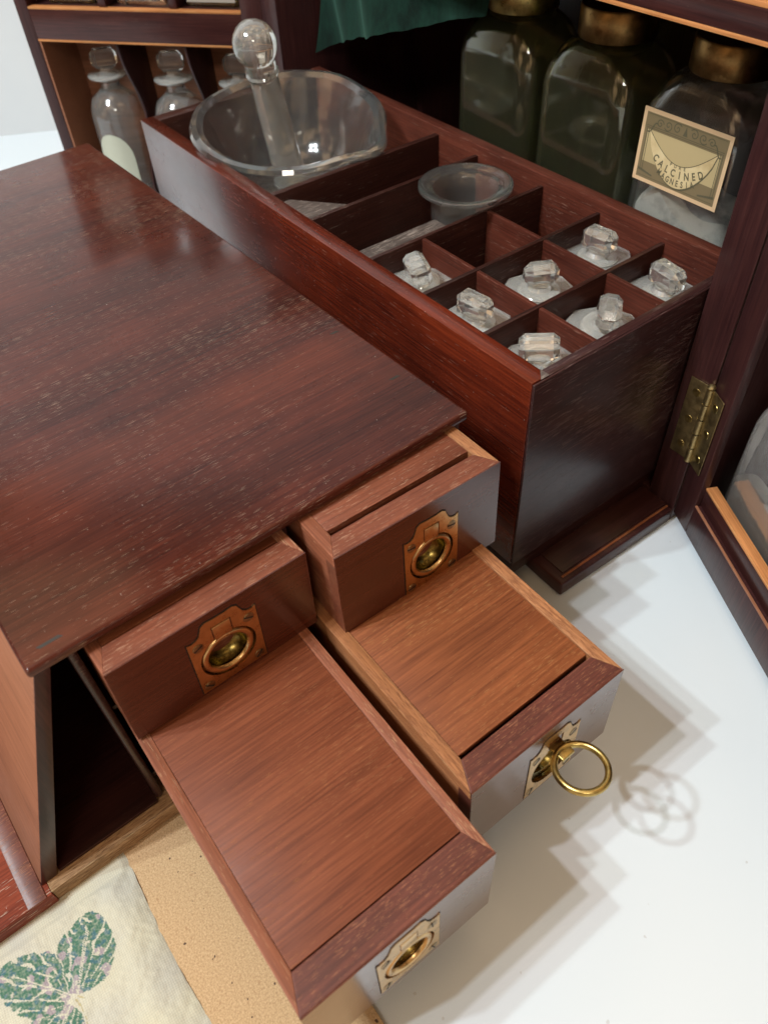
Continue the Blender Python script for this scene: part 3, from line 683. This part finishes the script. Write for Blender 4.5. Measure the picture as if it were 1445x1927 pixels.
# large flat bottle in the right door
t = thing('flat_bottle', 'large flat bottle with rounded shoulders in the right door rack', 'bottle', (0, 0, 0), (0, 0, 0), 'large flat bottles in the cabinet')
t.matrix_world = cbM @ drM @ T(Vector((4.75, 2.3, 2.7)) * S)
m_ = MB(); prof = []
hx = 3.15
secs = [(0, hx - .2, 1.2, .6), (.2, hx, 1.4, .7), (5.0, hx, 1.4, .8)] + [(5.0 + 2.9 * math.sin(a), hx - 2.0 * (1 - math.cos(a)), 1.4 - .35 * (1 - math.cos(a)), .8) for a in [PI / 2 * i / 8 for i in range(1, 9)]] + [(8.2, .9, .8, .8), (9.5, .85, .85, .85)]
m_.loft(secs, 8); m_.build('glass_body', glass('smoky door glass', (.92, .90, .88), .05, .5, .14), t, smooth=50)
MB().loft([(.35, hx - .35, 1.0, .6), (2.4, hx - .35, 1.0, .6), (2.9, hx - .9, .7, .5)], 6).build('powder', M_residue, t)

# ------------------------------------------------------------------ drawer chest (local frame: origin at its near right corner)
ch = thing('drawer_chest', 'worn mahogany drawer chest with its drawers pulled out, beside the tray', 'chest', (30, -1, 0), (0, 0, .030))
X1 = 2.45; TH = 12.1
Y1 = -1.33; Y0 = -18.25; XB = -30.8
tp = MB(); tp.box(XB, X1, Y0, Y1, TH - .42, TH, .13, 4)
tp.build('top_board', W['top'], ch)
for px_, py_, ln in ((-.9, -2.1, .5), (-4.9, -2.05, .45), (1.9, -17.3, .8)):
    MB().prism([(-.06, -ln / 2), (.06, -ln / 2 + .1), (.06, ln / 2), (-.06, ln / 2 - .1)], .006, mat=T((px_, py_, TH - .001))).build('repair_plug', simple('dark filler', (.025, .02, .015), .6), ch)
MB().box(XB + .1, X1 - .35, Y1 - .75, Y1 - .12, 1.15, TH - .425, .03).build('side_panel', W['case_x'], ch)
MB().box(XB + .1, XB + .6, Y0 + .3, Y1 - .76, 1.15, TH - .425, .03).build('back_panel', W['case'], ch)
# slanting flap on the left
fl = [(Y0 + .12, TH - .43), (Y0 + .62, TH - .43), (-21.35, 1.14), (-21.95, 1.14)]
MB().prism(fl, X1 - .12 - (XB + .2), mat=T((XB + .2, 0, 0)) @ YZ, bev=.08).build('slanting_flap', W['flap'], ch)
MB().prism([(a + .0, b_) for a, b_ in fl], .05, mat=T((X1 - .115, 0, 0)) @ YZ, bev=.02).build('edge_band', W['case_z'], ch)
MB().prism([(Y0 + .62, TH - .43), (Y0 + .66, TH - .43), (-21.29, 1.14), (-21.35, 1.14)], 30, mat=T((X1 - 30.3, 0, 0)) @ YZ).build('flap_shade', W['case'], ch)  # thin dark sheet: the compartment's shade put on the flap's inner face
# upright divider left of the drawers with rounded front edge
MB().box(XB + .7, X1 - .2, -17.12, -16.82, 1.14, TH - .43, .14, 3).build('divider', W['tray_end'], ch)
MB().box(XB + .7, X1 - .35, -9.65, -9.3, 2.5, TH - .43, .05).build('divider', W['case_z'], ch)
MB().box(XB + .7, X1 - .6, -16.81, Y1 - .76, 7.35, 7.55, .03).build('divider', W['case'], ch)
MB().box(XB + .7, X1 - .6, -16.81, Y1 - .76, 2.1, 2.4, .03).build('divider', W['case'], ch)
MB().box(XB + .7, X1 - .1, -21.2, -17.14, 1.135, 1.30, .02).build('compartment_floor', W['case'], ch)
MB().box(XB - .3, X1 + .35, -21.75, Y1 - .1, .28, 1.12, .03).build('base_board', W['ply'], ch)
MB().box(XB - .3, X1 + .42, -36, -21.76, .30, 1.10, .04).build('base_extension', W['base'], ch)
MB().box(XB - .3, X1 + .44, -22.65, -21.95, 1.103, 1.16, .03).build('hinge_strip', W['fronttop'], ch)

def circle(r, n, cx=0, cz=0, a0=0): return [(cx + r * math.cos(a0 + 2 * PI * i / n), cz + r * math.sin(a0 + 2 * PI * i / n)) for i in range(n)]
def handle(parent, yc, zc, out=False, plate_mat=B_plate, seed=0, sc_=(1, 1)):
    """flush ring pull; origin at the middle of the ring"""
    pts = [(-1.25, -1.35), (1.25, -1.35), (1.25, 1.42), (1.12, 1.36), (.95, 1.38), (.8, 1.5), (.70, 1.72), (.66, 1.86), (.5, 1.96), (.2, 1.93), (-.2, 1.93), (-.5, 1.96), (-.66, 1.86), (-.70, 1.72), (-.8, 1.5), (-.95, 1.38), (-1.12, 1.36), (-1.25, 1.42)]
    # keyhole-shaped opening: circle and slot for the tongue
    a1 = math.asin(.36 / 1.03); k = []
    n = 40
    for i in range(n + 1):
        a = PI / 2 + a1 + (2 * PI - 2 * a1) * i / n; k.append((1.03 * math.cos(a), 1.03 * math.sin(a)))
    k += [(.36, 1.58), (-.36, 1.58)]
    pl = MB(); pl.prism(pts, .10, mat=T((-.07, 0, 0)) @ YZ, holes=[k]); h = pl.build('handle', plate_mat, parent, smooth=30)
    h.location = Vector((0, yc, zc)) * S; h.scale = (1, sc_[0], sc_[1])
    MB().prism([(a * 1.03, b_ * 1.025 + .01) for a, b_ in pts], .012, mat=T((-.008, 0, 0)) @ YZ, holes=[k]).build('plate_recess', M_dark, h)
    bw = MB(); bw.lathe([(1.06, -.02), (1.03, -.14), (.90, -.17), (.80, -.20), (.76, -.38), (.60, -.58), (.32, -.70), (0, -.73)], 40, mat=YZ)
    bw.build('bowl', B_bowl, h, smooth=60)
    MB().prism([(-.40, .8), (.40, .8), (.40, 1.62), (-.40, 1.62)], .02, mat=T((-.13, 0, 0)) @ YZ).build('slot', M_dark, h)
    HZ = 1.15 if out else 1.42; r = MB()
    if not out:
        sec = [(.72, -.07), (.74, .0), (.78, .045), (.84, .05), (.90, .045), (.955, .0), (.96, -.08)]
        r.lathe([(a, b_ - 0.0) for a, b_ in sec] + [(.74, -.08)], 48, mat=YZ)
        r.prism([(-.315, .86), (.315, .86), (.315, 1.535), (-.315, 1.535)], .11, mat=T((-.07, 0, 0)) @ YZ, bev=.012)
        r.build('ring', plate_mat, h, smooth=50)
    else:
        r.lathe([(.895 + .125 * math.cos(a), .125 * math.sin(a)) for a in [2 * PI * i / 12 for i in range(13)]], 56, mat=T((0, 0, -HZ)) @ YZ)
        r.prism([(-.30, -.62), (.30, -.62), (.30, .08), (-.30, .08)], .14, mat=T((-.06, 0, 0)) @ YZ, bev=.03)
        rg = r.build('ring', B_ring, h, smooth=50); rg.location = Vector((0.02, 0, HZ)) * S; rg.rotation_euler = (0.0, math.radians(-97), 0)
    rnd = random.Random(seed)
    for (a, b_) in ((-.93, 1.02), (.93, 1.02), (-.98, -1.08), (.98, -1.08)):
        s = MB(); s.lathe([(.20, -.02), (.20, .005), (.17, .006), (.165, .015), (.10, .022), (0, .024)], 20, mat=YZ)
        ang = rnd.uniform(0, PI)
        s.box(-.012, .028, -.17, .17, -.026, .026, 0, mat=RX(ang), slot=1)
        q = s.build('screw', [M_screw, M_dark], h); q.location = Vector((.03, a, b_)) * S
    return h
def drawer(label, x, y, z, wdt, hgt, yaw, pit, roll, lid, side, fb=1.05, gap=.08, inset=.40, hy=0, hz=None, out=False, plate=B_plate, seed=0, lidx=0, topmat='fronttop', sidel=None, L=14.5, hs=(1, 1)):
    t = thing('drawer', label, 'drawer', (x, y, z), (roll, pit, yaw), 'small mahogany drawers with brass ring pulls')
    w2 = wdt / 2
    # front: top edge strip (trapezoid, mitred) over a polished face board with a hole for the ring pull
    hz = -hgt * .56 if hz is None else hz
    hole = [(hy + a * 1.04 * hs[0], hz + b_ * 1.04 * hs[1]) for a, b_ in circle(1, 32)]
    f = MB()
    face = [(-w2, -hgt), (w2, -hgt), (w2, -.0), (-w2, -.0)]
    f.prism(face, .04, mat=T((-.04, 0, 0)) @ YZ, holes=[hole], slot=0)
    f.prism([(-.042, -w2), (-.042, w2), (-fb, w2 - inset), (-fb, -w2 + inset)], .5, mat=T((0, 0, -.5)), slot=1, bev=.035)
    f.box(-fb, -.6, -w2 + inset, w2 - inset, -hgt + .02, -.502, .0, slot=1)
    f.box(-.6, -.042, -w2 + .001, hy - 1.25, -hgt + .02, -.502, .0, slot=1); f.box(-.6, -.042, hy + 1.25, w2 - .001, -hgt + .02, -.502, .0, slot=1)
    f.box(-.6, -.042, hy - 1.249, hy + 1.249, -hgt + .02, hz - 1.04 * hs[1] - .05, .0, slot=1)
    f.build('front_board', [W['front'], W[topmat]], t, smooth=0)
    # sides, mitred into the front
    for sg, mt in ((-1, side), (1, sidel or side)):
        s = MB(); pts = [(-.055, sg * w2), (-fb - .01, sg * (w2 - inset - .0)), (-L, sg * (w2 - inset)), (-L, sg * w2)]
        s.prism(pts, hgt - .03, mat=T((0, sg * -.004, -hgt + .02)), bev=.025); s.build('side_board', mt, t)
    MB().box(-L, -fb - .05, -w2 + inset + .01, w2 - inset - .01, -hgt + .05, -hgt + .35, 0).build('bottom_board', W['part'], t)
    MB().box(-L + .0, -L + .4, -w2 + inset + .01, w2 - inset - .01, -hgt + .36, -.5, 0).build('back_board', W['part'], t)
    MB().box(-L, -fb - gap, -w2 + inset + .012, w2 - inset - .012, -.38, -.035 - lidx, .02).build('sliding_lid', lid, t)
    handle(t, hy, hz, out, plate, seed, hs)
    return t
drawer('upper drawer beside the dark open compartment, pulled out least', 33.894, -13.916, 11.416, 7.10, 3.79, .039, -.013, -.015, W['lid'], W['side'], fb=1.0, hy=.16, hz=-2.30, seed=1, topmat='dust')
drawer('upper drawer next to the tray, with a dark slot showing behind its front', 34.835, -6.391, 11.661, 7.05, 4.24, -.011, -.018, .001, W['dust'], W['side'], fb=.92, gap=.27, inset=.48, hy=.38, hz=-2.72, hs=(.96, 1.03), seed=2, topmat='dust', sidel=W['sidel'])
drawer('lower drawer pulled out farthest, its ring pull folded flat, over the cork mat', 43.721, -14.219, 7.586, 6.706, 4.705, -.001, .0, .002, W['lid'], W['side'], fb=1.08, gap=.05, inset=.40, hy=.1, hz=-2.62, seed=3, hs=(.9, 1.17))
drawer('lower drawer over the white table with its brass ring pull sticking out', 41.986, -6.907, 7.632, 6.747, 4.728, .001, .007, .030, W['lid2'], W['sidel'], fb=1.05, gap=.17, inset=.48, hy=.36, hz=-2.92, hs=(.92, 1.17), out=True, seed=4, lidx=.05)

# crumb on the table
o = MB().lathe([(0, 0), (.09, .01), (.07, .07), (0, .11)], 7, sx=1.3).build('crumb', simple('crumb brown', (.25, .12, .06), .8), smooth=0)
place(o, (50.55, -9.3, 0)); tag(o, 'tiny brown crumb lying on the white table near its corner', 'crumb')
